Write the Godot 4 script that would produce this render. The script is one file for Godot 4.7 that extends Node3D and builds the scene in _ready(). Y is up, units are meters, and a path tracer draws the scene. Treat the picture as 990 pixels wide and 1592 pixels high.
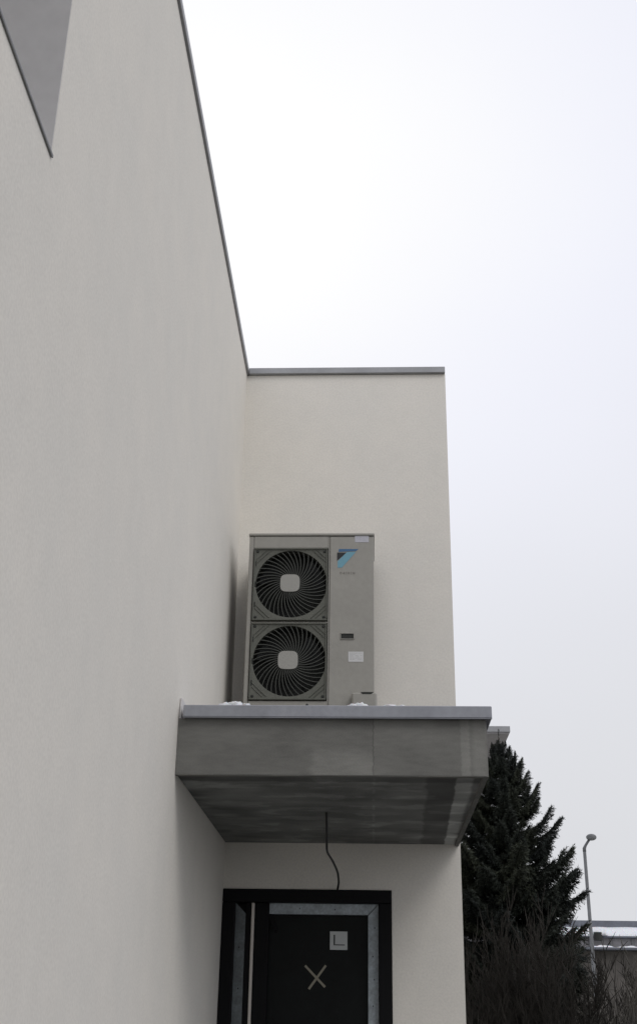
extends Node3D

const ROOF := 6.92          # parapet height of the building
const BLOCK_W := 1.70       # width of the block that holds the door
const CAN_B := 2.922        # underside of the entrance canopy
const CAN_T := 3.232        # top of its concrete
const CAN_D := 2.417        # how far it stands out
const AC_F := 0.58          # front face of the outdoor unit

var rng := RandomNumberGenerator.new()
var names_used := {}

# ------------------------------------------------------------------ helpers
func lin(r: float, g: float, b: float) -> Color:
	return Color(r, g, b).linear_to_srgb()

func numbered(called: String, parent: Node) -> String:
	if not parent.has_node(NodePath(called)):
		return called
	var k := 1
	while parent.has_node(NodePath("%s_%03d" % [called, k])):
		k += 1
	return "%s_%03d" % [called, k]

func begin(smooth := false) -> SurfaceTool:
	var st := SurfaceTool.new()
	st.begin(Mesh.PRIMITIVE_TRIANGLES)
	st.set_smooth_group(0 if smooth else -1)
	return st

func tri(st: SurfaceTool, a: Vector3, b: Vector3, c: Vector3, n: Vector3) -> void:
	if (b - a).cross(c - a).dot(n) > 0.0:
		st.add_vertex(a); st.add_vertex(c); st.add_vertex(b)
	else:
		st.add_vertex(a); st.add_vertex(b); st.add_vertex(c)

func quad(st: SurfaceTool, a: Vector3, b: Vector3, c: Vector3, d: Vector3, n: Vector3) -> void:
	tri(st, a, b, c, n)
	tri(st, a, c, d, n)

func uquad(st: SurfaceTool, p: Array, uv: Array, n: Vector3) -> void:
	var order := [0, 1, 2, 0, 2, 3]
	if (p[1] - p[0]).cross(p[2] - p[0]).dot(n) > 0.0:
		order = [0, 2, 1, 0, 3, 2]
	for i in order:
		st.set_uv(uv[i])
		st.add_vertex(p[i])

# a box from lo to hi with chamfered edges (bev 0: plain)
func box(st: SurfaceTool, lo: Vector3, hi: Vector3, bev := 0.0, skip := []) -> void:
	var c := (lo + hi) * 0.5
	var h := (hi - lo) * 0.5
	bev = min(bev, 0.45 * min(h.x, min(h.y, h.z)))
	for ax in 3:
		for s in [-1, 1]:
			if [ax, s] in skip:
				continue
			var n := Vector3.ZERO
			n[ax] = s
			var b := (ax + 1) % 3
			var d := (ax + 2) % 3
			var q := []
			for t in [[-1, -1], [1, -1], [1, 1], [-1, 1]]:
				var v := c
				v[ax] += s * h[ax]
				v[b] += t[0] * (h[b] - bev)
				v[d] += t[1] * (h[d] - bev)
				q.append(v)
			quad(st, q[0], q[1], q[2], q[3], n)
	if bev <= 0.0:
		return
	for ax in 3:
		var b := (ax + 1) % 3
		var d := (ax + 2) % 3
		for s in [-1, 1]:
			for t in [-1, 1]:
				var n := Vector3.ZERO
				n[b] = s; n[d] = t
				var q := []
				for e in [[-1, 0], [1, 0], [1, 1], [-1, 1]]:
					var v := c
					v[ax] += e[0] * (h[ax] - bev)
					v[b] += s * (h[b] - (bev if e[1] == 0 else 0.0))
					v[d] += t * (h[d] - (0.0 if e[1] == 0 else bev))
					q.append(v)
				quad(st, q[0], q[1], q[2], q[3], n)
	for sx in [-1, 1]:
		for sy in [-1, 1]:
			for sz in [-1, 1]:
				var s := Vector3(sx, sy, sz)
				var a := c + s * Vector3(h.x, h.y - bev, h.z - bev)
				var b := c + s * Vector3(h.x - bev, h.y, h.z - bev)
				var d := c + s * Vector3(h.x - bev, h.y - bev, h.z)
				tri(st, a, b, d, s)

func tube(st: SurfaceTool, pts: Array, radii: Array, sides := 8, caps := true) -> void:
	var rings := []
	var up := Vector3.UP
	for i in pts.size():
		var t: Vector3 = (pts[min(i + 1, pts.size() - 1)] - pts[max(i - 1, 0)]).normalized()
		if abs(t.dot(up)) > 0.95:
			up = Vector3.RIGHT if abs(t.x) < 0.8 else Vector3.FORWARD
		var u := t.cross(up).normalized()
		var v := u.cross(t).normalized()
		up = v
		var ring := []
		for k in sides:
			var a := TAU * k / sides
			ring.append(pts[i] + (u * cos(a) + v * sin(a)) * radii[i])
		rings.append(ring)
	for i in pts.size() - 1:
		for k in sides:
			var k2 := (k + 1) % sides
			var n: Vector3 = (rings[i][k] + rings[i][k2] - pts[i] * 2.0)
			quad(st, rings[i][k], rings[i][k2], rings[i + 1][k2], rings[i + 1][k], n)
	if caps:
		for e in [0, pts.size() - 1]:
			var n: Vector3 = (pts[0] - pts[1]) if e == 0 else (pts[e] - pts[e - 1])
			for k in range(1, sides - 1):
				tri(st, rings[e][0], rings[e][k], rings[e][k + 1], n)

func commit(st: SurfaceTool) -> ArrayMesh:
	st.generate_normals()
	return st.commit()

# one named mesh. Shapes are given in world coordinates; under a thing they are moved to its base
func obj(called: String, st, m: Material, parent: Node3D = self) -> MeshInstance3D:
	var o := MeshInstance3D.new()
	o.mesh = st if st is Mesh else commit(st)
	o.material_override = m
	o.name = numbered(called, parent)
	parent.add_child(o, true)
	if parent != self and parent.get_parent() == self:
		o.position = -parent.position
	return o

func thing(called: String, label: String, category: String, at: Vector3, group := "") -> Node3D:
	var o := Node3D.new()
	o.name = numbered(called, self)
	add_child(o, true)
	o.position = at
	tag(o, label, category, group)
	return o

func tag(o: Node, label: String, category: String, group := "") -> void:
	o.set_meta("label", label)
	o.set_meta("category", category)
	if group != "":
		o.set_meta("group", group)

func structure(called: String, st, m: Material) -> MeshInstance3D:
	var o := obj(called, st, m)
	o.set_meta("kind", "structure")
	return o

# ---------------------------------------------------------------- materials
func noise(sd: int, freq: float, oct := 4) -> FastNoiseLite:
	var n := FastNoiseLite.new()
	n.seed = sd
	n.frequency = freq
	n.fractal_octaves = oct
	n.noise_type = FastNoiseLite.TYPE_SIMPLEX_SMOOTH
	return n

func to_tex(im: Image) -> ImageTexture:
	im.generate_mipmaps()
	return ImageTexture.create_from_image(im)

# seamless mottled colour: layers of [seed, frequency, amount]; stretch > 1 draws the last layer out vertically
func mottled(size: int, base: Color, layers: Array, tint := 0.0) -> ImageTexture:
	var im := Image.create(size, size, false, Image.FORMAT_RGB8)
	var src := []
	for l in layers:
		var n := noise(l[0], l[1])
		var g: Image = n.get_seamless_image(size, size) if l.size() < 4 else n.get_seamless_image(size, size / l[3])
		if l.size() >= 4:
			g.resize(size, size, Image.INTERPOLATE_CUBIC)
		src.append(g)
	for y in size:
		for x in size:
			var v := 1.0
			for i in src.size():
				v += (src[i].get_pixel(x, y).r - 0.5) * 2.0 * layers[i][2]
			var w: float = (src[0].get_pixel(x, y).r - 0.5) * tint
			im.set_pixel(x, y, Color(base.r * v * (1.0 + w), base.g * v, base.b * v * (1.0 - w)))
	return to_tex(im)

func grain(size: int, sd: int, freq: float) -> ImageTexture:
	return to_tex(noise(sd, freq, 3).get_seamless_image(size, size))

func plain(c: Color, rough := 0.6, metal := 0.0) -> StandardMaterial3D:
	var m := StandardMaterial3D.new()
	m.albedo_color = c
	m.roughness = rough
	m.metallic = metal
	return m

func worldly(tex: Texture2D, metres: float, rough := 0.9, relief: Texture2D = null, depth := 0.2) -> StandardMaterial3D:
	var m := StandardMaterial3D.new()
	m.albedo_texture = tex
	m.roughness = rough
	m.uv1_triplanar = true
	m.uv1_world_triplanar = true
	m.uv1_scale = Vector3.ONE / metres
	if relief:
		m.heightmap_enabled = true
		m.heightmap_texture = relief
		m.heightmap_scale = depth
	return m

func mapped(tex: Texture2D, rough := 0.9) -> StandardMaterial3D:
	var m := StandardMaterial3D.new()
	m.albedo_texture = tex
	m.roughness = rough
	return m

var M := {}

func make_materials() -> void:
	var rough_tex := grain(512, 7, 0.12)
	M.plaster = worldly(mottled(1024, lin(0.775, 0.745, 0.685), [[11, 0.004, 0.009], [12, 0.02, 0.008], [13, 0.15, 0.03], [14, 0.012, 0.004, 4]], 0.004), 3.1, 0.95, rough_tex, 0.05)
	M.concrete = worldly(mottled(512, lin(0.165, 0.163, 0.15), [[21, 0.006, 0.10], [22, 0.03, 0.07], [23, 0.15, 0.06]], 0.03), 1.3, 0.85, rough_tex, 0.1)
	M.drip = plain(lin(0.11, 0.11, 0.10), 0.8)
	M.cap = worldly(mottled(256, lin(0.30, 0.31, 0.34), [[31, 0.01, 0.05], [32, 0.08, 0.03]]), 0.9, 0.45)
	M.cap.metallic = 0.3
	M.coping = worldly(mottled(256, lin(0.33, 0.335, 0.345), [[33, 0.01, 0.05], [34, 0.08, 0.03]]), 0.9, 0.5)
	M.coping.metallic = 0.3
	M.roofing = plain(lin(0.10, 0.10, 0.11), 0.9)
	M.snow = worldly(mottled(256, lin(0.72, 0.735, 0.76), [[41, 0.02, 0.08], [42, 0.1, 0.03]]), 0.6, 0.75, rough_tex, 0.4)
	M.snow.subsurf_scatter_enabled = true
	M.snow.subsurf_scatter_strength = 0.15
	M.casing = worldly(mottled(256, lin(0.32, 0.31, 0.28), [[51, 0.01, 0.03], [52, 0.06, 0.02]]), 0.8, 0.45)
	M.guard = worldly(mottled(256, lin(0.105, 0.108, 0.09), [[53, 0.02, 0.06], [54, 0.1, 0.04]]), 0.4, 0.55)
	M.rib = plain(lin(0.046, 0.049, 0.042), 0.5)
	M.hub = plain(lin(0.33, 0.325, 0.30), 0.5)
	M.inside = plain(lin(0.024, 0.026, 0.023), 0.8)
	M.blade = plain(lin(0.02, 0.022, 0.022), 0.5)
	M.black = plain(lin(0.006, 0.006, 0.007), 0.5)
	M.black.metallic_specular = 0.25
	M.leaf = worldly(mottled(256, lin(0.007, 0.0085, 0.0085), [[61, 0.01, 0.15], [62, 0.05, 0.1]]), 1.2, 0.4)
	M.leaf.metallic_specular = 0.25
	M.film = worldly(mottled(256, lin(0.35, 0.395, 0.425), [[63, 0.01, 0.10], [64, 0.05, 0.10]]), 0.35, 0.4)
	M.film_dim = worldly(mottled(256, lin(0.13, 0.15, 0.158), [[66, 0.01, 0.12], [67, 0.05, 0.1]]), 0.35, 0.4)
	M.strip_pale = plain(lin(0.62, 0.58, 0.53), 0.4, 0.2)
	M.tape = plain(lin(0.30, 0.28, 0.22), 0.7)
	M.cable = plain(lin(0.015, 0.015, 0.015), 0.5)
	M.pale_grey = worldly(mottled(256, lin(0.65, 0.635, 0.63), [[64, 0.01, 0.02], [65, 0.06, 0.02]]), 1.5, 0.85)
	M.glass = plain(lin(0.03, 0.035, 0.04), 0.08)
	M.window_frame = plain(lin(0.10, 0.10, 0.105), 0.5)
	M.steel = plain(lin(0.35, 0.36, 0.37), 0.45, 0.6)
	M.pole = worldly(mottled(128, lin(0.13, 0.135, 0.14), [[71, 0.02, 0.1], [72, 0.1, 0.08]]), 0.7, 0.6)
	M.lamp_glass = plain(lin(0.22, 0.23, 0.24), 0.2)
	M.needle = plain(lin(0.020, 0.026, 0.019), 0.85)
	M.needle_b = plain(lin(0.014, 0.019, 0.016), 0.85)
	M.needle_c = plain(lin(0.030, 0.036, 0.022), 0.85)
	M.bark = worldly(mottled(128, lin(0.055, 0.045, 0.036), [[73, 0.03, 0.2], [74, 0.1, 0.2]]), 0.4, 0.9)
	M.twig = plain(lin(0.021, 0.018, 0.014), 0.9)
	M.twig_pale = plain(lin(0.10, 0.093, 0.08), 0.9)
	M.yew = plain(lin(0.016, 0.018, 0.011), 0.85)
	M.hall_wall = worldly(mottled(256, lin(0.115, 0.105, 0.095), [[81, 0.01, 0.10], [82, 0.05, 0.08], [85, 0.02, 0.1, 4]]), 7.0, 0.8)
	M.hall_pale = worldly(mottled(256, lin(0.34, 0.33, 0.34), [[83, 0.01, 0.08], [84, 0.05, 0.05]]), 3.0, 0.8)
	M.hall_post = plain(lin(0.20, 0.195, 0.20), 0.7)
	M.hall_fascia = worldly(mottled(256, lin(0.13, 0.14, 0.165), [[86, 0.01, 0.08], [87, 0.05, 0.05]]), 3.0, 0.6)
	M.asphalt = worldly(mottled(512, lin(0.06, 0.06, 0.061), [[91, 0.006, 0.5], [92, 0.2, 0.3]]), 3.0, 0.8, rough_tex, 0.4)
	M.meadow = worldly(winter_ground(512), 9.0, 0.95)

func winter_ground(size: int) -> ImageTexture:
	var a := noise(95, 0.012).get_seamless_image(size, size)
	var b := noise(96, 0.09).get_seamless_image(size, size)
	var im := Image.create(size, size, false, Image.FORMAT_RGB8)
	for y in size:
		for x in size:
			var s: float = smoothstep(0.45, 0.58, a.get_pixel(x, y).r * 0.75 + b.get_pixel(x, y).r * 0.25)
			im.set_pixel(x, y, lin(0.12, 0.115, 0.09).lerp(lin(0.74, 0.76, 0.79), s * 0.6))
	return to_tex(im)

# the smoothed, still damp base coat on the canopy front: u along its width, v down
func front_coat() -> ImageTexture:
	var w := 768
	var h := 160
	var im := Image.create(w, h, false, Image.FORMAT_RGB8)
	var big := noise(201, 0.006)
	var mid := noise(202, 0.03)
	var fine := noise(203, 0.2, 2)
	for y in h:
		for x in w:
			var u := float(x) / w
			var v := float(y) / h
			var k := 0.155 * (1.0 + 0.22 * big.get_noise_2d(x * 0.7, y * 1.4) + 0.12 * mid.get_noise_2d(x * 0.6, y * 2.0) + 0.10 * fine.get_noise_2d(x, y))
			var wob := 0.004 * mid.get_noise_2d(3.0, y * 2.0)
			# filler patch left of the joint, and a trowelled strip down the right end
			var patch := smoothstep(0.425, 0.455, u + wob * 4.0) * (1.0 - smoothstep(0.636, 0.640, u + wob)) * smoothstep(0.45, 0.75, v + 0.15 * big.get_noise_2d(x * 1.5, y))
			k *= 1.0 + 0.32 * patch
			k *= 1.0 + 0.10 * smoothstep(0.636, 0.640, u + wob)
			k *= 1.0 - 0.3 * (1.0 - smoothstep(0.001, 0.003, abs(u + wob - 0.638)))
			var strip := smoothstep(0.917, 0.924, u + wob) * (1.0 - smoothstep(0.945, 0.953, u + wob))
			k *= 1.0 + 0.28 * strip + 0.18 * smoothstep(0.95, 0.97, u)
			k *= 1.0 - 0.30 * smoothstep(0.3, 0.9, u) * (1.0 - smoothstep(0.0, 0.3, v)) * (0.6 + big.get_noise_2d(x, 40))
			im.set_pixel(x, y, lin(k * 1.0, k * 0.995, k * 0.92))
	return to_tex(im)

# underside: u along the width, v from the front edge (0) to the wall (1)
func soffit_coat() -> ImageTexture:
	var w := 512
	var h := 640
	var im := Image.create(w, h, false, Image.FORMAT_RGB8)
	var big := noise(211, 0.007)
	var str_n := noise(212, 0.02)
	var fine := noise(213, 0.2, 2)
	for y in h:
		for x in w:
			var u := float(x) / w
			var v := float(y) / h
			var k := 0.175 * (1.0 + 0.55 * big.get_noise_2d(x * 0.8, y * 1.0) + 0.26 * str_n.get_noise_2d(x * 0.4, y * 0.7) + 0.12 * fine.get_noise_2d(x, y))
			var pale := smoothstep(0.12, 0.35, str_n.get_noise_2d(x * 0.35 + 900.0, y * 0.7 + 50.0))
			k *= 1.0 + 0.42 * pale
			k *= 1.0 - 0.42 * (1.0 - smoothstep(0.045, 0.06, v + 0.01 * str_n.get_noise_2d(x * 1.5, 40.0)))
			var wob := 0.016 * big.get_noise_2d(77, y * 0.9) + 0.005 * str_n.get_noise_2d(x * 0.2, y * 1.1)
			# a damp band near the right end, then a pale filled strip that widens to the front
			var l := 0.81 + 0.03 * v + wob
			var r := 0.905 + 0.035 * v + wob * 0.4
			var damp := smoothstep(l - 0.008, l + 0.008, u) * (1.0 - smoothstep(r - 0.004, r + 0.004, u))
			var fill := smoothstep(r - 0.004, r + 0.004, u) * (1.0 - smoothstep(0.955 + 0.02 * v + wob * 0.5, 0.968 + 0.02 * v + wob * 0.5, u))
			k *= 1.0 - 0.48 * damp
			k *= 1.0 + 1.25 * fill
			# joint line in line with the one on the front
			var jl: float = 0.637 + 0.004 * str_n.get_noise_2d(5, y * 3.0)
			k *= 1.0 + 0.35 * (1.0 - smoothstep(0.002, 0.007, abs(u - jl))) * smoothstep(0.0, 0.3, big.get_noise_2d(500, y * 3.0) + 0.15)
			im.set_pixel(x, y, lin(k * 0.97, k * 1.0, k * 0.955))
	return to_tex(im)

func print_lines(bg: Color, ink: Color, sd: int) -> ImageTexture:
	var im := Image.create(64, 48, false, Image.FORMAT_RGB8)
	im.fill(bg)
	var r := RandomNumberGenerator.new()
	r.seed = sd
	for row in 6:
		var y := 6 + row * 6
		var x := 6
		while x < 56:
			var l := r.randi_range(3, 10)
			if r.randf() < 0.75:
				im.fill_rect(Rect2i(x, y, min(l, 58 - x), 2), ink)
			x += l + 2
	return to_tex(im)

# ----------------------------------------------------------------------- sky
func overcast() -> ImageTexture:
	var w := 512
	var h := 256
	var im := Image.create(w, h, false, Image.FORMAT_RGBF)
	var cl := noise(301, 1.1, 4)
	for y in h:
		for x in w:
			var th := TAU * (x + 0.5) / w
			var el := PI * (0.5 - (y + 0.5) / h)
			var d := Vector3(sin(th) * cos(el), sin(el), -cos(th) * cos(el))
			var e: float = max(el, 0.0)
			var k: float = lerp(0.69, 0.82, smoothstep(0.0, 0.8, e))
			var glow := d.dot(Vector3(-0.12, 0.62, -0.77).normalized())
			k += 0.185 * exp(-(1.0 - glow) / 0.05)
			k *= 1.0 + 0.03 * cl.get_noise_3dv(d * Vector3(1.5, 3.0, 1.5))
			var cool := 1.0 - smoothstep(0.84, 1.0, k)
			var c := Color(k * (1.0 - 0.015 * cool), k * (1.0 - 0.002 * cool), k * (1.0 + cool * lerp(0.04, 0.09, smoothstep(0.1, 0.6, e))))
			if el < 0.0:
				c = c.lerp(Color(0.2, 0.2, 0.21), smoothstep(0.0, 0.1, -el))
			im.set_pixel(x, y, c)
	return ImageTexture.create_from_image(im)

# ------------------------------------------------------------------ building
func coping(st: SurfaceTool, lo: Vector3, hi: Vector3) -> void:
	box(st, lo, hi, 0.003)

func build_house() -> void:
	var b := thing("building", "white plastered flat-roofed building whose narrow end block holds the dark door", "building", Vector3(0, 0, 0))
	# long left-hand wall with one window opening (x is its outer face)
	var z0 := 5.727   # the opening
	var z1 := 8.4
	var y0 := 4.287
	var y1 := 6.15
	var st := begin()
	box(st, Vector3(-0.45, 0, -16.0), Vector3(0, ROOF - 0.06, z0))
	box(st, Vector3(-0.45, 0, z0), Vector3(0, y0, z1), 0.0, [[2, -1], [2, 1]])
	box(st, Vector3(-0.45, y1, z0), Vector3(0, ROOF - 0.06, z1), 0.0, [[2, -1], [2, 1]])
	box(st, Vector3(-0.45, 0, z1), Vector3(0, ROOF - 0.06, 14.0))
	box(st, Vector3(-10.0, 0, 13.55), Vector3(-0.45, ROOF - 0.06, 14.0))
	box(st, Vector3(-10.0, 0, -16.0), Vector3(-0.45, ROOF - 0.06, -15.55))
	box(st, Vector3(-10.45, 0, -16.0), Vector3(-10.0, ROOF - 0.06, 14.0))
	obj("wall", st, M.plaster, b)
	# end block: its front wall with the door opening, side and rear wall
	st = begin()
	var dw := 1.203
	var dh := 2.613
	box(st, Vector3(0.0, dh, -0.4), Vector3(dw, ROOF - 0.06, 0.0), 0.0, [[0, 1]])
	box(st, Vector3(dw, 0, -0.4), Vector3(BLOCK_W, ROOF - 0.06, 0.0), 0.0, [])
	box(st, Vector3(BLOCK_W - 0.4, 0, -15.9), Vector3(BLOCK_W, ROOF - 0.06, -0.4))
	box(st, Vector3(0, 0, -15.9), Vector3(BLOCK_W - 0.4, ROOF - 0.06, -15.5))
	obj("wall", st, M.plaster, b)
	st = begin()
	box(st, Vector3(-10.0, ROOF - 0.5, -15.55), Vector3(-0.45, ROOF - 0.3, 13.55))
	box(st, Vector3(0.0, ROOF - 0.5, -15.5), Vector3(BLOCK_W - 0.4, ROOF - 0.3, -0.4))
	obj("roof", st, M.roofing, b)
	# parapet cappings
	st = begin()
	coping(st, Vector3(-0.50, ROOF - 0.057, -15.9), Vector3(0.017, ROOF, 14.03))
	obj("parapet_capping", st, M.coping, b)
	st = begin()
	coping(st, Vector3(0.020, ROOF - 0.057, -0.45), Vector3(BLOCK_W - 0.002, ROOF, 0.03))
	coping(st, Vector3(BLOCK_W - 0.45, ROOF - 0.057, -15.92), Vector3(BLOCK_W - 0.002, ROOF - 0.001, -0.452))
	obj("parapet_capping", st, M.coping, b)
	# thin sheet, greyer than the plaster, on the far side of the window opening
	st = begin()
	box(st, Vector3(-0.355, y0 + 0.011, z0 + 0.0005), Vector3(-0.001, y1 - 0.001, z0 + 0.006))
	obj("reveal_sheet", st, M.pale_grey, b)
	# window: sill, frame and pane deep in the opening
	var win := obj("window", frame_shape(z0, z1, y0, y1), M.window_frame, b)
	st = begin()
	box(st, Vector3(-0.40, y0 + 0.002, z0 + 0.001), Vector3(0.008, y0 + 0.007, z1 - 0.001), 0.001)
	box(st, Vector3(0.002, y0 - 0.004, z0 + 0.001), Vector3(0.008, y0 + 0.001, z1 - 0.001), 0.001)
	obj("sill", st, M.coping, win)
	st = begin()
	box(st, Vector3(-0.395, y0 + 0.09, z0 + 0.07), Vector3(-0.385, y1 - 0.07, z1 - 0.07))
	obj("pane", st, M.glass, win)
	# flat roof overhang at the far end of the block
	var e := obj("roof_overhang", overhang_shape(), M.hall_pale, b)
	st = begin()
	box(st, Vector3(BLOCK_W + 0.003, ROOF - 0.105, -12.482), Vector3(3.567, ROOF + 0.002, -12.462), 0.004)
	box(st, Vector3(3.547, ROOF - 0.105, -15.4), Vector3(3.567, ROOF + 0.002, -12.484), 0.004)
	obj("fascia", st, M.coping, e)
	build_door(b)
	build_canopy(b)

func frame_shape(z0: float, z1: float, y0: float, y1: float) -> SurfaceTool:
	var st := begin()
	box(st, Vector3(-0.43, y0 + 0.018, z0 + 0.002), Vector3(-0.36, y1 - 0.002, z0 + 0.07), 0.004)
	box(st, Vector3(-0.43, y0 + 0.018, z1 - 0.07), Vector3(-0.36, y1 - 0.002, z1 - 0.002), 0.004)
	box(st, Vector3(-0.43, y0 + 0.018, z0 + 0.071), Vector3(-0.36, y0 + 0.09, z1 - 0.071), 0.004)
	box(st, Vector3(-0.43, y1 - 0.07, z0 + 0.071), Vector3(-0.36, y1 - 0.002, z1 - 0.071), 0.004)
	return st

func overhang_shape() -> SurfaceTool:
	var st := begin()
	box(st, Vector3(BLOCK_W + 0.003, ROOF - 0.13, -15.4), Vector3(3.546, ROOF - 0.004, -12.484))
	return st

func build_door(b: Node3D) -> void:
	var top := 2.611
	# outer black casing
	var st := begin()
	box(st, Vector3(0.002, 0.16, -0.30), Vector3(0.092, 2.52, 0.012), 0.004)
	var d := obj("door", door_leaf_shape(), M.leaf, b)
	obj("frame", st, M.black, d)
	st = begin()
	box(st, Vector3(1.110, 0.16, -0.30), Vector3(1.201, 2.52, 0.012), 0.004)
	obj("frame", st, M.black, d)
	st = begin()
	box(st, Vector3(0.002, 2.521, -0.30), Vector3(1.201, top, 0.012), 0.004)
	obj("frame", st, M.black, d)
	# protective film left on the inner profiles: mitred at the top corners
	var zf := -0.035
	st = begin()
	prism(st, [Vector2(0.094, 0.16), Vector2(0.166, 0.16), Vector2(0.166, 2.447), Vector2(0.094, 2.519)], zf - 0.05, zf)
	obj("film_strip", st, M.film_dim, d)
	st = begin()
	prism(st, [Vector2(0.335, 2.447), Vector2(1.034, 2.447), Vector2(1.106, 2.519), Vector2(0.335, 2.519)], zf - 0.05, zf)
	obj("film_strip", st, M.film, d)
	st = begin()
	prism(st, [Vector2(1.036, 0.16), Vector2(1.108, 0.16), Vector2(1.108, 2.515), Vector2(1.036, 2.443)], zf - 0.05, zf)
	obj("film_strip", st, M.film, d)
	st = begin()
	box(st, Vector3(0.168, 0.16, -0.10), Vector3(0.205, 2.519, -0.030), 0.003)
	box(st, Vector3(0.232, 0.16, -0.10), Vector3(0.333, 2.519, -0.030), 0.003)
	obj("mullion", st, M.black, d)
	st = begin()
	box(st, Vector3(0.208, 0.16, -0.10), Vector3(0.229, 2.519, -0.014), 0.003)
	obj("pale_strip", st, M.strip_pale, d)  # pale upright strip between the two black bars
	for p in [[1.082, 2.36], [1.068, 2.17], [1.078, 2.02], [1.070, 1.85], [0.55, 2.485], [0.80, 2.48], [0.128, 2.22], [0.132, 1.95]]:
		st = begin()
		box(st, Vector3(p[0] - 0.003, p[1] - 0.005, zf - 0.001), Vector3(p[0] + 0.003, p[1] + 0.005, zf + 0.001), 0.0005)
		obj("screw_hole", st, M.black, d)
	# black wedge as diagonal shadow at the top left of the leaf
	st = begin()
	prism(st, [Vector2(0.336, 2.445), Vector2(0.336, 2.40), Vector2(0.375, 2.33), Vector2(0.39, 2.33), Vector2(0.35, 2.445)], -0.085, -0.045)
	obj("diagonal_shadow", st, M.black, d)
	# square sticker with an L-shaped print, and a taped cross
	st = begin()
	box(st, Vector3(0.765, 2.215, -0.090), Vector3(0.889, 2.338, -0.086), 0.001)
	var s := obj("sticker", st, M.film, d)
	s.material_override = plain(lin(0.55, 0.57, 0.57), 0.6)
	st = begin()
	box(st, Vector3(0.792, 2.245, -0.0859), Vector3(0.801, 2.315, -0.0852))
	box(st, Vector3(0.802, 2.245, -0.0859), Vector3(0.870, 2.251, -0.0852))
	obj("sticker_print", st, M.black, d)
	for k in [[Vector2(0.592, 2.108), Vector2(0.735, 1.970)], [Vector2(0.738, 2.112), Vector2(0.622, 1.955)]]:
		st = begin()
		var dir: Vector2 = (k[1] - k[0]).normalized()
		var n := Vector2(-dir.y, dir.x) * 0.0085
		var zz := -0.0885 if k[0].x < 0.65 else -0.0870
		prism(st, [k[0] + n, k[0] - n * 0.8, k[1] - n, k[1] + n * 0.9], -0.0899, zz)
		obj("tape", st, M.tape, d)
	st = begin()
	box(st, Vector3(-0.0, 0.02, -0.30), Vector3(1.203, 0.158, 0.45), 0.01)
	obj("doorstep", st, M.concrete, d)

func door_leaf_shape() -> SurfaceTool:
	var st := begin()
	box(st, Vector3(0.094, 0.16, -0.15), Vector3(1.108, 2.519, -0.090), 0.003)
	return st

# extrude a flat outline (x, y) from z = a to z = b
func prism(st: SurfaceTool, pts: Array, a: float, b: float) -> void:
	var poly := PackedVector2Array(pts)
	var c := Vector2.ZERO
	for p in pts:
		c += p / pts.size()
	var idx := Geometry2D.triangulate_polygon(poly)
	for i in range(0, idx.size(), 3):
		for f in [[b, 1.0], [a, -1.0]]:
			var q := []
			for j in 3:
				q.append(Vector3(poly[idx[i + j]].x, poly[idx[i + j]].y, f[0]))
			tri(st, q[0], q[1], q[2], Vector3(0, 0, f[1]))
	var cw := Geometry2D.is_polygon_clockwise(poly)
	for i in pts.size():
		var p: Vector2 = pts[i]
		var q: Vector2 = pts[(i + 1) % pts.size()]
		var e := q - p
		var n := Vector3(-e.y, e.x, 0) if cw else Vector3(e.y, -e.x, 0)
		quad(st, Vector3(p.x, p.y, a), Vector3(q.x, q.y, a), Vector3(q.x, q.y, b), Vector3(p.x, p.y, b), n)

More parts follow.
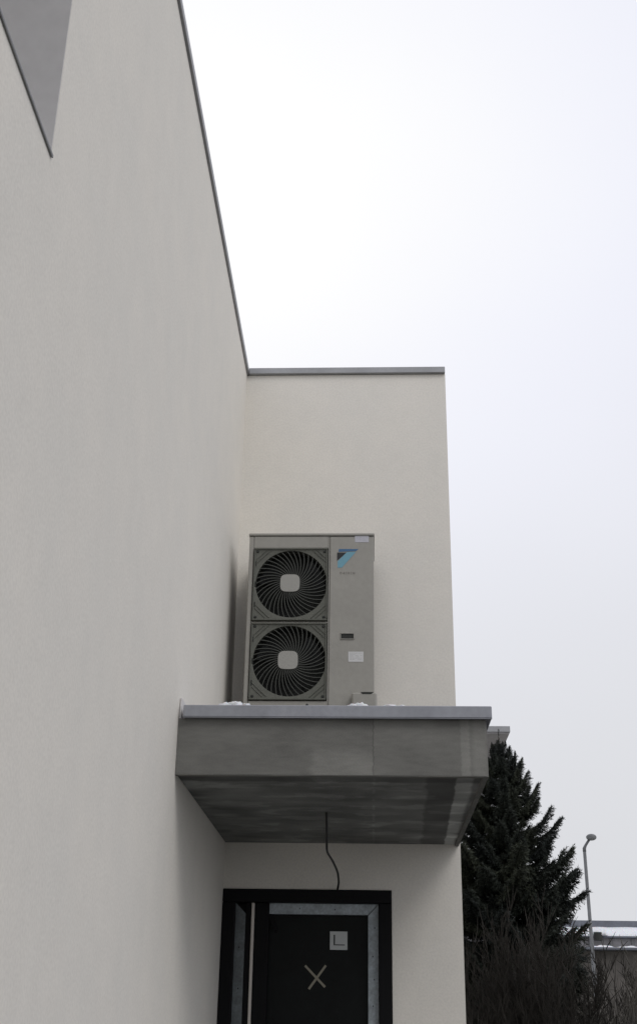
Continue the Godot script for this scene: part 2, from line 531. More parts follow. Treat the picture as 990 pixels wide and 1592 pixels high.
func build_canopy(b: Node3D) -> void:
	var w := BLOCK_W - 0.012
	var fz := CAN_D
	var lip := 0.10
	# the slab: front, right end and top; the underside is a coat of its own
	var st := begin()
	var x0 := 0.002
	quad(st, Vector3(w, CAN_B + 0.004, 0.002), Vector3(w, CAN_T, 0.002), Vector3(w, CAN_T, fz - 0.012), Vector3(w, CAN_B + 0.004, fz - 0.012), Vector3.RIGHT)
	quad(st, Vector3(w, CAN_B + 0.004, fz - 0.012), Vector3(w, CAN_T, fz - 0.012), Vector3(w - 0.012, CAN_T, fz), Vector3(w - 0.012, CAN_B + 0.004, fz), Vector3(1, 0, 1))
	quad(st, Vector3(x0, CAN_T, 0.002), Vector3(w, CAN_T, 0.002), Vector3(w, CAN_T, fz - 0.012), Vector3(x0, CAN_T, fz), Vector3.UP)
	var c := obj("canopy", st, M.concrete, b)
	st = begin()
	uquad(st, [Vector3(x0, CAN_T, fz), Vector3(w - 0.012, CAN_T, fz), Vector3(w - 0.012, CAN_B + 0.004, fz), Vector3(x0, CAN_B + 0.004, fz)], [Vector2(0, 0), Vector2(1, 0), Vector2(1, 1), Vector2(0, 1)], Vector3(0, 0, 1))
	obj("front_face", st, mapped(front_coat(), 0.85), c)
	st = begin()
	var s := 0.012   # the underside sits up behind the drip lip
	uquad(st, [Vector3(x0, CAN_B + s, fz - lip), Vector3(w - 0.03, CAN_B + s, fz - lip), Vector3(w - 0.03, CAN_B + s, 0.002), Vector3(x0, CAN_B + s, 0.002)], [Vector2(0, 0), Vector2(0.985, 0), Vector2(0.985, 1), Vector2(0, 1)], Vector3.DOWN)
	obj("underside", st, mapped(soffit_coat(), 0.75), c)
	st = begin()
	box(st, Vector3(x0, CAN_B - 0.001, fz - 0.028), Vector3(w - 0.001, CAN_B + 0.0035, fz - 0.001), 0.001)
	quad(st, Vector3(x0, CAN_B + 0.0035, fz - 0.028), Vector3(w - 0.03, CAN_B + 0.0035, fz - 0.028), Vector3(w - 0.03, CAN_B + s, fz - lip), Vector3(x0, CAN_B + s, fz - lip), Vector3.DOWN)
	box(st, Vector3(w - 0.029, CAN_B - 0.001, 0.003), Vector3(w - 0.001, CAN_B + 0.0035, fz - 0.029), 0.001)
	quad(st, Vector3(w - 0.029, CAN_B + 0.0035, fz - 0.03), Vector3(w - 0.029, CAN_B + 0.0035, 0.003), Vector3(w - 0.03, CAN_B + s, 0.003), Vector3(w - 0.03, CAN_B + s, fz - lip), Vector3.LEFT)
	obj("drip_edge", st, M.concrete, c)
	# sheet metal cap with a turned-down front and an upstand along the long wall
	st = begin()
	box(st, Vector3(0.030, CAN_T + 0.001, fz - 0.32), Vector3(w + 0.028, 3.300, fz + 0.034), 0.004)
	box(st, Vector3(0.030, CAN_T - 0.003, fz + 0.022), Vector3(w + 0.028, CAN_T + 0.0008, fz + 0.034), 0.001)
	box(st, Vector3(w - 0.30, CAN_T + 0.001, 0.003), Vector3(w + 0.028, 3.299, fz - 0.322), 0.004)
	obj("cap_flashing", st, M.cap, c)
	st = begin()
	box(st, Vector3(0.003, 3.20, 0.01), Vector3(0.012, 3.352, fz - 0.01), 0.002)
	obj("upstand_flashing", st, M.pale_grey, c)
	st = begin(true)
	tube(st, [Vector3(0.708, 3.297, fz + 0.015), Vector3(0.708, 3.312, fz + 0.005)], [0.009, 0.007], 8)
	obj("screw", st, M.inside, c)

# ------------------------------------------------------------- outdoor unit
func build_unit() -> void:
	var x0 := 0.148
	var x1 := 1.083
	var yb := 3.70
	var yt := 5.128
	var u := thing("air_conditioner", "grey two-fan outdoor air conditioning unit standing on the concrete canopy", "air conditioner", Vector3(0.6155, CAN_T, 0.42))
	var st := begin()
	box(st, Vector3(x0, yb, 0.06), Vector3(x1, yt - 0.022, AC_F - 0.13), 0.006)
	obj("casing", st, M.casing, u)
	st = begin()
	box(st, Vector3(x0 - 0.006, yt - 0.020, 0.052), Vector3(x1 + 0.006, yt, AC_F + 0.008), 0.005)
	obj("lid", st, M.casing, u)
	# front skin: strips round the two fan openings
	var zf := AC_F
	var zb := AC_F - 0.129
	var fx0 := 0.184
	var fx1 := 0.744
	st = begin()
	box(st, Vector3(x0, yb, zb), Vector3(fx0 - 0.002, yt - 0.023, zf), 0.005)
	box(st, Vector3(fx0 - 0.001, 5.008, zb), Vector3(fx1, yt - 0.023, zf), 0.004)
	box(st, Vector3(fx0 - 0.001, 4.418, zb), Vector3(fx1, 4.428, zf - 0.004), 0.003)
	box(st, Vector3(fx0 - 0.001, yb, zb), Vector3(fx1, 3.832, zf), 0.004)
	box(st, Vector3(fx1 + 0.001, yb, zb), Vector3(0.7540, yt - 0.023, zf - 0.0005), 0.003)
	obj("fan_panel", st, M.casing, u)
	st = begin()
	box(st, Vector3(x0 - 0.002, yb + 0.05, 0.07), Vector3(x0 + 0.01, yt - 0.05, AC_F - 0.15))
	obj("gap_shade_plate", st, M.inside, u)  # dark plate added on the left side to deepen the shade in the gap
	st = begin()
	box(st, Vector3(0.7555, yb, zb), Vector3(x1, yt - 0.023, zf - 0.001), 0.005)
	obj("service_panel", st, M.casing, u)
	for f in [[4.429, 5.007, 4.722], [3.833, 4.417, 4.128]]:
		fan_guard(u, fx0, fx1, f[0], f[1], Vector2(0.471, f[2]))
	# things on the service panel
	st = begin()
	prism(st, [Vector2(0.809, 4.972), Vector2(0.809, 4.905), Vector2(0.880, 4.972)], zf - 0.0012, zf + 0.0006)
	var lg := obj("logo", st, plain(lin(0.01, 0.011, 0.013), 0.5), u)
	st = begin()
	prism(st, [Vector2(0.822, 5.001), Vector2(0.820, 4.978), Vector2(0.949, 4.983), Vector2(0.969, 5.001)], zf - 0.0012, zf + 0.0006)
	obj("logo_blue_bar", st, plain(lin(0.045, 0.13, 0.26), 0.5), lg)
	st = begin()
	prism(st, [Vector2(0.882, 4.976), Vector2(0.814, 4.902), Vector2(0.814, 4.850), Vector2(0.846, 4.852), Vector2(0.950, 4.978)], zf - 0.0012, zf + 0.0006)
	obj("logo_sky_band", st, plain(lin(0.15, 0.34, 0.43), 0.5), lg)
	var tm := TextMesh.new()
	var sf := SystemFont.new()
	sf.font_names = PackedStringArray(["Droid Sans"])
	tm.font = sf
	tm.text = "D A I K I N"
	tm.font_size = 24
	tm.pixel_size = 0.00105
	tm.depth = 0.001
	var t := MeshInstance3D.new()
	t.mesh = tm
	t.material_override = plain(lin(0.17, 0.155, 0.14), 0.6)
	t.name = "lettering"
	u.add_child(t)
	t.position = Vector3(0.8875, 4.807, zf + 0.0002) - u.position
	st = begin()
	uquad(st, [Vector3(0.942, 5.108, zf + 0.001), Vector3(1.046, 5.108, zf + 0.001), Vector3(1.046, 5.056, zf + 0.001), Vector3(0.942, 5.056, zf + 0.001)], [Vector2(0, 0), Vector2(1, 0), Vector2(1, 1), Vector2(0, 1)], Vector3(0, 0, 1))
	box(st, Vector3(0.942, 5.056, zf - 0.0008), Vector3(1.046, 5.108, zf + 0.0007))
	obj("sticker", st, mapped(print_lines(lin(0.50, 0.50, 0.55), lin(0.36, 0.36, 0.42), 3), 0.6), u)
	st = begin()
	uquad(st, [Vector3(0.897, 4.198, zf + 0.001), Vector3(1.006, 4.198, zf + 0.001), Vector3(1.006, 4.122, zf + 0.001), Vector3(0.897, 4.122, zf + 0.001)], [Vector2(0, 0), Vector2(1, 0), Vector2(1, 1), Vector2(0, 1)], Vector3(0, 0, 1))
	box(st, Vector3(0.897, 4.122, zf - 0.0008), Vector3(1.006, 4.198, zf + 0.0007))
	obj("sticker", st, mapped(print_lines(lin(0.60, 0.60, 0.60), lin(0.38, 0.38, 0.38), 5), 0.6), u)
	# recessed hand grip: dark well inside a small rim
	st = begin()
	box(st, Vector3(0.844, 4.296, zf - 0.0009), Vector3(0.934, 4.332, zf + 0.0004))
	var g := obj("hand_grip", st, M.inside, u)
	st = begin()
	box(st, Vector3(0.838, 4.333, zf - 0.0009), Vector3(0.940, 4.338, zf + 0.006), 0.001)
	box(st, Vector3(0.838, 4.290, zf - 0.0009), Vector3(0.940, 4.295, zf + 0.006), 0.001)
	box(st, Vector3(0.838, 4.2955, zf - 0.0009), Vector3(0.843, 4.3325, zf + 0.006), 0.001)
	box(st, Vector3(0.935, 4.2955, zf - 0.0009), Vector3(0.940, 4.3325, zf + 0.006), 0.001)
	obj("rim", st, M.casing, g)
	# pipe cover at the bottom right corner, with its dark slot
	st = begin()
	box(st, Vector3(0.922, 3.71, zf - 0.0009), Vector3(1.102, 3.882, zf + 0.055), 0.012)
	var pc := obj("pipe_cover", st, M.casing, u)
	st = begin()
	prism(st, [Vector2(0.985, 3.8835), Vector2(1.08, 3.8835), Vector2(1.06, 3.868), Vector2(1.0, 3.868)], zf + 0.054, zf + 0.0562)
	obj("slot", st, M.inside, pc)
	# bearers and legs that lift the unit off the canopy
	for x in [0.27, 0.96]:
		st = begin()
		box(st, Vector3(x - 0.025, yb - 0.045, 0.05), Vector3(x + 0.025, yb - 0.002, 0.62), 0.004)
		var be := obj("bearer", st, M.steel, u)
		for z in [0.12, 0.55]:
			st = begin()
			box(st, Vector3(x - 0.02, CAN_T + 0.012, z - 0.02), Vector3(x + 0.02, yb - 0.047, z + 0.02), 0.003)
			box(st, Vector3(x - 0.06, CAN_T + 0.002, z - 0.06), Vector3(x + 0.06, CAN_T + 0.011, z + 0.06), 0.002)
			obj("leg", st, M.steel, be)

func fan_guard(u: Node3D, x0: float, x1: float, y0: float, y1: float, c: Vector2) -> void:
	var zf := AC_F + 0.006
	var zi := AC_F - 0.05
	var r := 0.265
	var n := 72
	var st := begin()
	var lo := Vector2(x0 + 0.004, y0 + 0.004)
	var hi := Vector2(x1 - 0.004, y1 - 0.004)
	var prev_i := Vector2.ZERO
	var prev_o := Vector2.ZERO
	var corners := [Vector2(hi.x, hi.y), Vector2(lo.x, hi.y), Vector2(lo.x, lo.y), Vector2(hi.x, lo.y)]
	var angs := []
	for k in n:
		angs.append(TAU * k / n)
	for q in corners:
		angs.append(fposmod((q - c).angle(), TAU))
	angs.sort()
	angs.append(angs[0] + TAU)
	for k in angs.size():
		var d := Vector2(cos(angs[k]), sin(angs[k]))
		var s := INF
		for ax in 2:
			if abs(d[ax]) > 1e-6:
				s = min(s, ((hi[ax] if d[ax] > 0 else lo[ax]) - c[ax]) / d[ax])
		var o := c + d * s
		var i := c + d * minf(r, s - 0.004)
		if k > 0:
			# front plate, dished towards the opening
			quad(st, Vector3(prev_i.x, prev_i.y, zf - 0.004), Vector3(prev_o.x, prev_o.y, zf), Vector3(o.x, o.y, zf), Vector3(i.x, i.y, zf - 0.004), Vector3(0, 0, 1))
			var m := c - (prev_i + i) * 0.5
			quad(st, Vector3(prev_i.x, prev_i.y, zf - 0.004), Vector3(i.x, i.y, zf - 0.004), Vector3(i.x, i.y, zi), Vector3(prev_i.x, prev_i.y, zi), Vector3(m.x, m.y, 0))
			quad(st, Vector3(prev_o.x, prev_o.y, zf), Vector3(o.x, o.y, zf), Vector3(o.x, o.y, zi), Vector3(prev_o.x, prev_o.y, zi), Vector3(-m.x, -m.y, 0))
		prev_i = i
		prev_o = o
	# raised rim of the plate and ridges in the corners
	for e in [[lo.x, lo.y, hi.x, lo.y + 0.012], [lo.x, hi.y - 0.010, hi.x, hi.y], [lo.x, lo.y + 0.013, lo.x + 0.009, hi.y - 0.011], [hi.x - 0.009, lo.y + 0.013, hi.x, hi.y - 0.011]]:
		box(st, Vector3(e[0], e[1], zf - 0.002), Vector3(e[2], e[3], zf + 0.008), 0.003)
	var g := obj("fan_guard", st, M.guard, u)
	st = begin()
	for q in corners:
		var a := (c - q as Vector2).angle()
		var p0: Vector2 = c - Vector2(cos(a), sin(a)) * (r + 0.036)
		var t := Vector2(-sin(a), cos(a))
		for k in 2:
			var p1: Vector2 = p0 - Vector2(cos(a), sin(a)) * 0.022 * k
			var w := 0.075 - 0.022 * k
			st = begin()
			tube(st, [Vector3(p1.x + t.x * w, p1.y + t.y * w, zf + 0.001), Vector3(p1.x - t.x * w, p1.y - t.y * w, zf + 0.001)], [0.003, 0.003], 5)
			obj("corner_ridge", st, M.guard, g)
	for q in corners:
		st = begin(true)
		var p: Vector2 = q + (c - q as Vector2).normalized() * 0.036
		tube(st, [Vector3(p.x, p.y, zf - 0.001), Vector3(p.x, p.y, zf + 0.003)], [0.0115, 0.0095], 10)
		obj("screw", st, M.inside, g)
	for k in 3:
		st = begin()
		var yy: float = y0 + (y1 - y0) * (0.22 + 0.28 * k)
		box(st, Vector3(lo.x + 0.012, yy - 0.02, zf - 0.003), Vector3(lo.x + 0.020, yy + 0.02, zf + 0.0015), 0.001)
		obj("clip_slot", st, M.inside, g)
	# dark well and the fan
	st = begin()
	box(st, Vector3(lo.x, lo.y, AC_F - 0.1285), Vector3(hi.x, hi.y, AC_F - 0.118))
	obj("well", st, M.inside, g)
	for k in 3:
		st = begin()
		var pr := []
		for j in 7:
			var aa := TAU * k / 3.0 + 0.16 * j
			var tilt := 0.012 * (j - 3)
			pr.append([Vector3(c.x + 0.07 * cos(aa), c.y + 0.07 * sin(aa), AC_F - 0.085 + tilt * 0.6), Vector3(c.x + 0.245 * cos(aa), c.y + 0.245 * sin(aa), AC_F - 0.085 + tilt)])
		for j in 6:
			quad(st, pr[j][0], pr[j][1], pr[j + 1][1], pr[j + 1][0], Vector3(0, 0, 1))
			var dz := Vector3(0, 0, -0.004)
			quad(st, pr[j][0] + dz, pr[j][1] + dz, pr[j + 1][1] + dz, pr[j + 1][0] + dz, Vector3(0, 0, -1))
		obj("fan_blade", st, M.blade, g)
	# curved ribs that swirl from the hub to the rim
	var ribs := 40
	st = begin()
	var zr := zf - 0.012
	var prev := []
	for j in 9:
		var f := j / 8.0
		var rr := 0.060 + (r - 0.060) * f
		var an := 0.62 * pow(f, 0.8)
		var dir := Vector2(cos(an), sin(an))
		var tn := Vector2(-dir.y, dir.x) * 0.0032
		var p := dir * rr
		var cur := [Vector3(p.x + tn.x, p.y + tn.y, zr + 0.006), Vector3(p.x - tn.x, p.y - tn.y, zr + 0.006), Vector3(p.x + tn.x, p.y + tn.y, zr - 0.012), Vector3(p.x - tn.x, p.y - tn.y, zr - 0.012)]
		if j > 0:
			quad(st, prev[0], prev[1], cur[1], cur[0], Vector3(0, 0, 1))
			quad(st, prev[2], prev[3], cur[3], cur[2], Vector3(0, 0, -1))
			quad(st, prev[0], prev[2], cur[2], cur[0], Vector3(tn.x, tn.y, 0))
			quad(st, prev[1], prev[3], cur[3], cur[1], Vector3(-tn.x, -tn.y, 0))
		prev = cur
	var rib := commit(st)
	for k in ribs:
		var o := obj("rib", rib, M.rib, g)
		o.position = Vector3(c.x, c.y, 0)
		o.rotation.z = TAU * k / ribs
	# rounded hub plate
	st = begin()
	var hp := []
	for k in 32:
		var a := TAU * k / 32
		var cx: float = sign(cos(a)) * pow(abs(cos(a)), 0.55)
		var sy: float = sign(sin(a)) * pow(abs(sin(a)), 0.55)
		hp.append(c + Vector2(cx * 0.072 - 0.009, sy * 0.068 + 0.004))
	prism(st, hp, zr - 0.012, zf + 0.002)
	obj("hub_plate", st, M.hub, g)

# -------------------------------------------------------------- small things
func lump(at: Vector3, half: Vector3, sd: int) -> SurfaceTool:
	var n := noise(sd, 2.2, 3)
	var st := begin(true)
	var rows := 8
	var cols := 16
	var p := []
	for i in rows + 1:
		var row := []
		for j in cols:
			var th := PI * i / rows
			var ph := TAU * j / cols
			var d := Vector3(sin(th) * cos(ph), cos(th), sin(th) * sin(ph))
			var k := 1.0 + 0.45 * n.get_noise_3dv(d * 1.2)
			var v := d * k
			if v.y < 0.0:
				v.y *= 0.15
			row.append(at + v * half)
		p.append(row)
	for i in rows:
		for j in cols:
			var j2 := (j + 1) % cols
			var mid: Vector3 = (p[i][j] + p[i + 1][j2]) * 0.5 - at
			quad(st, p[i][j], p[i][j2], p[i + 1][j2], p[i + 1][j], mid / half)
	return st

func build_snow_bits() -> void:
	var y := 3.300
	var defs := [
		[[[0.262, 0.055, 0.040], [0.315, 0.05, 0.055], [0.368, 0.035, 0.03]], "jagged strip of snow on the canopy edge left of the air conditioner"],
		[[[0.962, 0.04, 0.034], [1.005, 0.045, 0.042]], "small snow clump on the canopy edge below the pipe cover"],
		[[[1.165, 0.05, 0.03], [1.225, 0.04, 0.025]], "thin snow streak on the canopy edge right of the air conditioner"],
	]
	var k := 0
	for d in defs:
		var all := begin(true)
		for b in d[0]:
			all.append_from(commit(lump(Vector3(b[0], y, CAN_D - 0.025), Vector3(b[1], b[2] * 0.62, 0.045), 60 + k)), 0, Transform3D.IDENTITY)
			k += 1
		var o := obj("snow_clump", all.commit(), M.snow)
		tag(o, d[1], "snow", "snow left on the canopy edge")

func build_cable() -> void:
	var pts := [Vector3(0.778, 2.94, 1.249), Vector3(0.781, 2.86, 1.24), Vector3(0.783, 2.79, 1.23), Vector3(0.782, 2.733, 1.2), Vector3(0.783, 2.714, 1.1), Vector3(0.795, 2.706, 0.95), Vector3(0.806, 2.702, 0.80), Vector3(0.816, 2.694, 0.65), Vector3(0.824, 2.688, 0.48), Vector3(0.829, 2.678, 0.33), Vector3(0.829, 2.645, 0.12), Vector3(0.818, 2.612, 0.020)]
	var curve := Curve3D.new()
	for i in pts.size():
		var t: Vector3 = (pts[min(i + 1, pts.size() - 1)] - pts[max(i - 1, 0)]) / 6.0
		curve.add_point(pts[i], -t, t)
	curve.bake_interval = 0.02
	var q := []
	var r := []
	for p in curve.get_baked_points():
		q.append(p)
		r.append(0.0075)
	var st := begin(true)
	tube(st, q, r, 7)
	var o := obj("cable", st, M.cable)
	tag(o, "black cable hanging from the canopy underside down to the door frame", "cable")

# --------------------------------------------------------------- vegetation
func needle_tuft(st: SurfaceTool, a: Vector3, b: Vector3, nl: float, count: int) -> void:
	var ax := (b - a).normalized()
	var u := ax.cross(Vector3(0.31, 0.9, 0.2)).normalized()
	var v := ax.cross(u)
	var w := (b - a).length()
	# twig
	tri(st, a + v * 0.006, a - v * 0.006, b, u)
	for i in count:
		var f := (i + rng.randf()) / count
		var an := rng.randf() * TAU
		var p := a.lerp(b, f)
		var out := (u * cos(an) + v * sin(an)) * 0.85 + ax * 0.75
		var tip := p + out.normalized() * nl * rng.randf_range(0.7, 1.2) * (1.0 - 0.35 * f)
		var side := out.cross(ax).normalized() * 0.0085
		tri(st, p + side, p - side, tip, ax)

# a spruce bough of about one metre along +x, its tip lifting, side twigs that hang
func spruce_bough(sd: int) -> ArrayMesh:
	rng.seed = sd
	var st := begin()
	var pts := []
	var rad := []
	var sag := rng.randf_range(0.10, 0.2)
	for i in 9:
		var f := i / 8.0
		pts.append(Vector3(f, -sag * sin(f * 2.6) + 0.10 * f * f * f + (rng.randf() - 0.5) * 0.01, (rng.randf() - 0.5) * 0.03))
		rad.append(0.014 * (1.0 - f) + 0.003)
	tube(st, pts, rad, 4, false)
	var n := 36
	for i in n:
		var f := 0.14 + 0.86 * (i + rng.randf() * 0.8) / n
		var fi := f * 8.0
		var k: int = min(int(fi), 7)
		var p: Vector3 = pts[k].lerp(pts[k + 1], clamp(fi - k, 0.0, 1.0))
		for s in [-1, 1]:
			var l := (0.36 * (1.0 - f) + 0.10) * rng.randf_range(0.65, 1.25) * clampf(f * 3.0, 0.5, 1.0)
			var dir := Vector3(0.75, -0.25 - 0.25 * rng.randf() + 0.4 * f * f, s * rng.randf_range(0.55, 1.0)).normalized()
			var e := p + dir * l
			needle_tuft(st, p, e, 0.078, 16)
			if l > 0.2:
				for j in 3:
					var g := 0.35 + 0.2 * j + rng.randf() * 0.1
					var pp := p.lerp(e, g)
					var dd := (dir + Vector3(0.3, -0.8 - rng.randf() * 0.5, rng.randf_range(-0.8, 0.8))).normalized()
					needle_tuft(st, pp, pp + dd * l * rng.randf_range(0.3, 0.55), 0.065, 9)
		# hanging comb below the bough
		needle_tuft(st, p, p + Vector3(rng.randf_range(0.0, 0.3), -1, rng.randf_range(-0.3, 0.3)).normalized() * rng.randf_range(0.06, 0.16), 0.06, 8)
	var last: Vector3 = pts[8]
	needle_tuft(st, pts[7], last + (last - pts[7]) * 0.6, 0.07, 16)
	return commit(st)

func build_spruce() -> void:
	var base := Vector3(3.03, 0, -9.5)
	var h := 6.0
	var t := thing("spruce_tree", "tall dark green spruce standing beside the white end block", "tree", base)
	var st := begin(true)
	tube(st, [base, base + Vector3(0.01, 1.5, 0), base + Vector3(-0.01, 3.5, 0), base + Vector3(0.0, 5.2, 0), base + Vector3(0.0, h, 0)], [0.13, 0.105, 0.07, 0.03, 0.006], 10)
	obj("trunk", st, M.bark, t)
	var boughs := []
	for k in 6:
		boughs.append(spruce_bough(400 + k))
	rng.seed = 77
	var y := 0.35
	var turn := 0.0
	while y < h - 0.12:
		var f := y / h
		var reach: float = max(0.07, min(1.04, 0.55 * pow(h - y, 0.78)))
		var count := 8 if f > 0.3 else 6
		for k in count:
			turn += TAU / count + rng.randf_range(-0.3, 0.3)
			var l := reach * rng.randf_range(0.72, 1.14)
			l = min(l, lerp(1.6, 1.2, smoothstep(0.2, 0.9, -cos(turn))))
			var o := obj("bough", boughs[rng.randi() % 6], [M.needle, M.needle, M.needle_b, M.needle_c][rng.randi() % 4], t)
			var wide: float = clamp(0.62 / max(l, 0.1), 0.9, 2.2)
			var rise: float = lerp(-0.12, 0.85, pow(f, 2.2)) + rng.randf_range(-0.1, 0.1)
			o.position = Vector3(0, y + rng.randf_range(-0.06, 0.06), 0)
			o.basis = Basis(Vector3.UP, turn) * Basis(Vector3(0, 0, 1), rise) * Basis.from_scale(Vector3(l, l * lerp(1.0, wide, 0.4), l * lerp(1.0, wide, 0.5)))
		turn += 0.7
		y += 0.30 if f < 0.3 else lerp(0.165, 0.12, f)
	# leader
	st = begin()
	rng.seed = 5
	needle_tuft(st, base + Vector3(0, h - 0.25, 0), base + Vector3(0.01, h + 0.12, 0), 0.06, 40)
	obj("leader", st, M.needle, t)

func sprig(st: SurfaceTool, p: Vector3, dir: Vector3, l: float, r: float, depth: int) -> void:
	var pts := [p]
	var rad := [r]
	var d := dir
	var q := p
	var seg := 4
	for i in seg:
		d = (d + Vector3(rng.randf_range(-0.22, 0.22), rng.randf_range(-0.05, 0.14), rng.randf_range(-0.22, 0.22))).normalized()
		q += d * l / seg
		pts.append(q)
		rad.append(r * (1.0 - 0.7 * (i + 1.0) / seg))
	tube(st, pts, rad, 4, false)
	if depth > 0:
		for i in range(1, seg + 1):
			for k in (2 if i < seg else 1):
				var side := Vector3(rng.randf_range(-1, 1), rng.randf_range(0.1, 0.8), rng.randf_range(-1, 1)).normalized()
				sprig(st, pts[i], (d + side * 0.9).normalized(), l * rng.randf_range(0.35, 0.6), max(rad[i] * 0.7, 0.0025), depth - 1)

func bare_shrub(called: String, label: String, at: Vector3, h: float, spread: float, stems: int, sd: int, m: Material, group := "") -> void:
	var t := thing(called, label, "shrub", at, group)
	var shapes := []
	for k in 5:
		rng.seed = sd + k
		var st := begin(true)
		sprig(st, Vector3.ZERO, Vector3(0.12, 1, 0).normalized(), 0.62, 0.008, 3)
		var am := commit(st)
		shapes.append([am, 1.0 / am.get_aabb().end.y])
	rng.seed = sd + 50
	for k in stems:
		var o := obj("stem", shapes[k % 5][0], m, t)
		var a := rng.randf() * TAU
		var s: float = h * rng.randf_range(0.6, 1.0) * shapes[k % 5][1]
		var rr := spread * sqrt(rng.randf())
		o.position = Vector3(cos(a) * rr, 0, sin(a) * rr * 0.7)
		o.basis = Basis(Vector3.UP, rng.randf() * TAU) * Basis(Vector3(0, 0, 1), rng.randf_range(-0.28, 0.28)) * Basis.from_scale(Vector3(s * 0.75, s, s * 0.75))

# dense dark evergreen: many leafy sprays on short stems
func evergreen_shrub(label: String, at: Vector3, half: Vector3, sd: int) -> void:
	var t := thing("evergreen_shrub", label, "shrub", at)
	var st := begin(true)
	for k in 7:
		var a := k * 0.9
		tube(st, [at + Vector3(cos(a) * 0.06, 0, sin(a) * 0.06), at + Vector3(cos(a) * half.x * 0.6, half.y * 1.7, sin(a) * half.z * 0.6)], [0.02, 0.006], 5)
	obj("stem", st, M.bark, t)
	rng.seed = sd
	var sprays := []
	for v in 4:
		st = begin()
		for i in 26:
			var d := Vector3(rng.randf_range(-1, 1), rng.randf_range(-0.3, 1), rng.randf_range(-1, 1)).normalized()
			needle_tuft(st, d * 0.02, d * rng.randf_range(0.12, 0.24), 0.045, 10)
		sprays.append(commit(st))
	for i in 260:
		var d := Vector3(rng.randf_range(-1, 1), rng.randf_range(-1, 1), rng.randf_range(-1, 1))
		d = d / max(pow(pow(abs(d.x), 4) + pow(abs(d.y), 4) + pow(abs(d.z), 4), 0.25), 0.001) * pow(rng.randf(), 0.33) * rng.randf_range(0.86, 1.0)
		var o := obj("spray", sprays[i % 4], [M.yew, M.yew, M.needle_b][i % 3], t)
		o.position = Vector3(0, half.y, 0) + d * half
		o.basis = Basis(Vector3.UP, rng.randf() * TAU).scaled(Vector3.ONE * rng.randf_range(0.8, 1.15))

# ----------------------------------------------------------- street and hall
func build_lamp() -> void:
	var b := Vector3(7.80, 0, -30.0)
	var t := thing("street_lamp", "grey street lamp with a drop-shaped head on a short slanting arm", "street lamp", b)
	var st := begin(true)
	tube(st, [b, b + Vector3(0, 1.2, 0)], [0.085, 0.085], 12)
	tube(st, [b + Vector3(0, 1.2, 0), b + Vector3(0, 1.25, 0), b + Vector3(-0.03, 7.38, 0)], [0.085, 0.065, 0.05], 12)
	obj("pole", st, M.pole, t)
	st = begin(true)
	tube(st, [b + Vector3(-0.03, 7.30, 0), b + Vector3(-0.03, 7.40, 0), b + Vector3(0.02, 7.50, 0), b + Vector3(0.14, 7.67, 0.02)], [0.055, 0.055, 0.042, 0.04], 10)
	obj("arm", st, M.pole, t)
	# hood above, bowl below
	var c := b + Vector3(0.21, 7.74, 0.03)
	for part in [["lamp_hood", 1.0, M.pole], ["lamp_bowl", -1.0, M.lamp_glass]]:
		st = begin(true)
		var prev := []
		for i in 7:
			var a := PI / 2 * i / 6.0
			var ring := []
			for k in 18:
				var ph := TAU * k / 18
				ring.append(c + Vector3(cos(ph) * 0.165 * cos(a), part[1] * (0.105 if part[1] > 0 else 0.10) * sin(a) + part[1] * 0.001, sin(ph) * 0.15 * cos(a)))
			if i > 0:
				for k in 18:
					var k2 := (k + 1) % 18
					quad(st, prev[k], prev[k2], ring[k2], ring[k], (prev[k] + ring[k2]) * 0.5 - c)
			prev = ring
		obj(part[0], st, part[2], t)

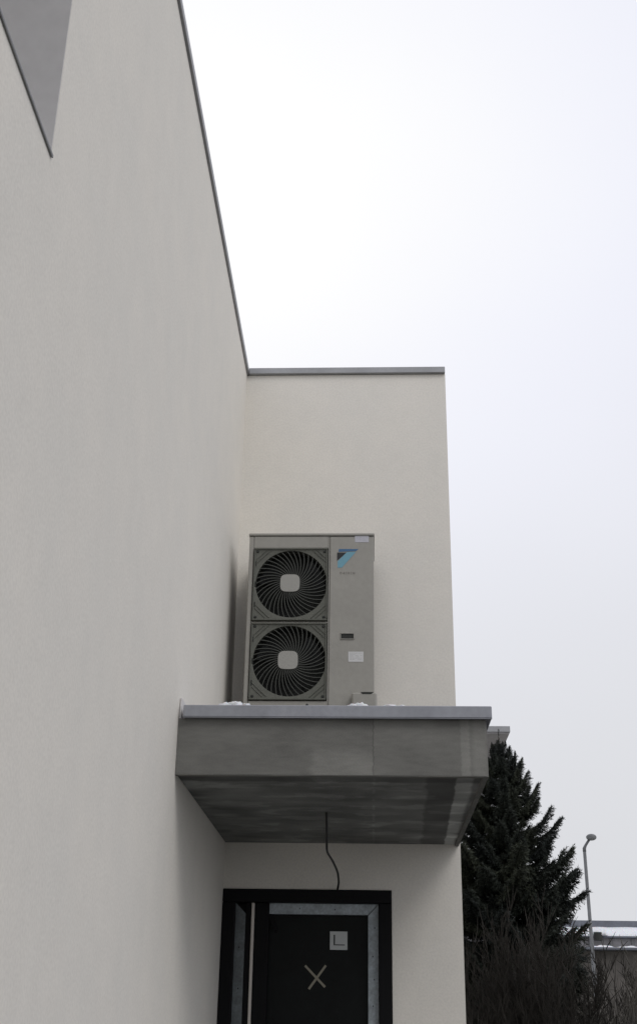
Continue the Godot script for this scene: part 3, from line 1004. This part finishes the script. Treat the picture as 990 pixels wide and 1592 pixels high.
func build_hall() -> void:
	var z := -60.0
	var xl := 6.0
	var xr := 46.0
	var t := thing("hall", "long low industrial hall with a dark roof band and snow on its lower roof", "building", Vector3(26, 0, z))
	var st := begin()
	# lower part, its pale strip under the eaves, the sloping lower roof and the upper part
	box(st, Vector3(xl, 0, z - 22), Vector3(xr, 6.55, z))
	obj("wall", st, M.hall_wall, t)
	st = begin()
	box(st, Vector3(xl, 6.56, z - 22), Vector3(xr, 7.16, z - 0.25))
	obj("upper_wall", st, M.hall_pale, t)
	var px := 9.4
	while px < 22.0:
		st = begin()
		box(st, Vector3(px, 6.7, z - 0.248), Vector3(px + 0.16, 7.157, z - 0.14), 0.01)
		obj("post", st, M.hall_post, t)
		px += 1.15
	st = begin()
	box(st, Vector3(xl - 0.2, 7.165, z - 0.9), Vector3(xr, 7.25, z + 0.12), 0.02)
	obj("eaves", st, M.hall_fascia, t)
	st = begin()
	box(st, Vector3(xl, 7.26, z - 22), Vector3(xr, 8.245, z - 2.05))
	obj("roof_band", st, M.hall_fascia, t)
	st = begin()
	quad(st, Vector3(xl, 7.252, z), Vector3(xr, 7.252, z), Vector3(xr, 7.80, z - 2.04), Vector3(xl, 7.80, z - 2.04), Vector3(0, 1, 0.3))
	obj("lower_roof", st, M.hall_fascia, t)
	st = begin()
	box(st, Vector3(xl, 6.50, z + 0.003), Vector3(xr, 6.62, z + 0.9), 0.01)
	obj("ledge", st, M.hall_fascia, t)
	# cladding panels
	px = 8.6
	var k := 0
	while px < 20.0:
		for row in 3:
			st = begin()
			box(st, Vector3(px + 0.012, 0.6 + row * 1.97, z + 0.002), Vector3(px + 1.188, 2.55 + row * 1.97, z + 0.035 + 0.006 * ((k * 7 + row * 3) % 3)), 0.012)
			obj("cladding_panel", st, M.hall_wall, t)
		k += 1
		px += 1.2
	st = begin()
	tube(st, [Vector3(13.30, 7.0, z + 0.25), Vector3(13.30, 7.42, z + 0.25)], [0.22, 0.22], 12)
	obj("roof_vent", st, M.inside, t)
	# snow
	rng.seed = 12
	st = begin(true)
	var n := noise(90, 0.6, 3)
	var prev := []
	for i in 161:
		var x := xl + 0.25 * i
		var hgt := 0.09 + 0.05 * n.get_noise_1d(x)
		var cur := [Vector3(x, 7.258, z + 0.10), Vector3(x, 7.258 + hgt, z + 0.02), Vector3(x, 7.60 + hgt, z - 1.2), Vector3(x, 7.84 + hgt * 0.6, z - 2.045)]
		if i > 0:
			for j in 3:
				quad(st, prev[j], prev[j + 1], cur[j + 1], cur[j], Vector3(0, 1, 0.5))
		prev = cur
	tag(obj("roof_snow", st, M.snow), "white sheet of snow lying on the hall's lower roof", "snow")
	st = begin(true)
	prev = []
	for i in 161:
		var x := 12.95 + 0.15 * i
		var hgt: float = max(0.005, 0.07 + 0.09 * n.get_noise_1d(x * 3.0 + 50.0))
		var cur := [Vector3(x, 6.622, z + 0.87), Vector3(x, 6.622 + hgt, z + 0.8), Vector3(x, 6.622 + hgt, z + 0.1)]
		if i > 0:
			for j in 2:
				quad(st, prev[j], prev[j + 1], cur[j + 1], cur[j], Vector3(0, 1, 0.5))
		prev = cur
	tag(obj("ledge_snow", st, M.snow), "thin broken line of snow along the hall's narrow ledge", "snow")
	tag(obj("snow_heap", lump(Vector3(13.42, 7.30, z - 0.05), Vector3(0.48, 0.34, 0.4), 93), M.snow), "rounded snow heap on the hall roof beside the lamp pole", "snow")

func build_ground() -> void:
	var st := begin()
	quad(st, Vector3(-600, 0, -600), Vector3(600, 0, -600), Vector3(600, 0, 600), Vector3(-600, 0, 600), Vector3.UP)
	structure("ground", st, M.meadow)
	st = begin()
	quad(st, Vector3(0, 0.004, -5), Vector3(12, 0.004, -5), Vector3(12, 0.004, 22), Vector3(0, 0.004, 22), Vector3.UP)
	structure("pavement", st, M.asphalt)

func _ready() -> void:
	# camera
	var cam := Camera3D.new()
	cam.name = "camera"
	add_child(cam)
	cam.fov = 46.775
	cam.position = Vector3(1.06086, 1.6, 8.80318)
	cam.rotation = Vector3(0.4230268, 0.04822, 0.0172854)
	cam.near = 0.05
	cam.far = 2000.0
	cam.current = true
	# sky
	var env := Environment.new()
	var sky := Sky.new()
	var pm := PanoramaSkyMaterial.new()
	pm.panorama = overcast()
	sky.sky_material = pm
	env.background_mode = Environment.BG_SKY
	env.sky = sky
	env.ambient_light_source = Environment.AMBIENT_SOURCE_SKY
	env.tonemap_mode = Environment.TONE_MAPPER_LINEAR
	env.tonemap_exposure = 1.03
	env.sdfgi_enabled = true
	env.ssao_enabled = true
	env.ssil_enabled = true
	var we := WorldEnvironment.new()
	we.name = "world_environment"
	we.environment = env
	add_child(we)
	# a veiled sun, high on the right
	var sun := DirectionalLight3D.new()
	sun.name = "sun"
	add_child(sun)
	sun.light_energy = 0.23
	sun.light_color = Color(1.0, 0.985, 0.965)
	sun.light_angular_distance = 25.0
	sun.shadow_enabled = true
	sun.look_at_from_position(Vector3(7.5, 12, 8), Vector3.ZERO)

	make_materials()
	build_ground()
	build_house()
	build_hall()
	build_unit()
	build_lamp()
	build_spruce()
	evergreen_shrub("dense dark evergreen shrub with a flat top at the foot of the spruce", Vector3(3.42, 0, -7.8), Vector3(0.46, 1.42, 0.42), 500)
	bare_shrub("bare_shrub", "tallest bare brown shrub of many thin stems in front of the spruce", Vector3(2.62, 0, -5.6), 3.35, 0.42, 34, 600, M.twig, "bare shrubs in front of the spruce")
	bare_shrub("bare_shrub", "lower bare dark shrub behind the tallest one, next to the flat-topped evergreen shrub", Vector3(2.95, 0, -6.6), 2.75, 0.55, 38, 620, M.twig, "bare shrubs in front of the spruce")
	bare_shrub("bare_shrub", "spindly pale bare shrub whose single twigs rise past the hall roof", Vector3(3.85, 0, -6.0), 3.45, 0.25, 7, 640, M.twig_pale)
	bare_shrub("bare_shrub", "low bare tangled shrub right of the dark evergreen shrub, in front of the lamp pole", Vector3(3.95, 0, -5.6), 2.2, 0.5, 26, 660, M.twig)
	bare_shrub("bare_shrub", "wide bare shrub of leaning twigs in the bottom right corner of the picture", Vector3(4.45, 0, -7.8), 3.0, 0.6, 26, 680, M.twig)
	build_cable()
	build_snow_bits()
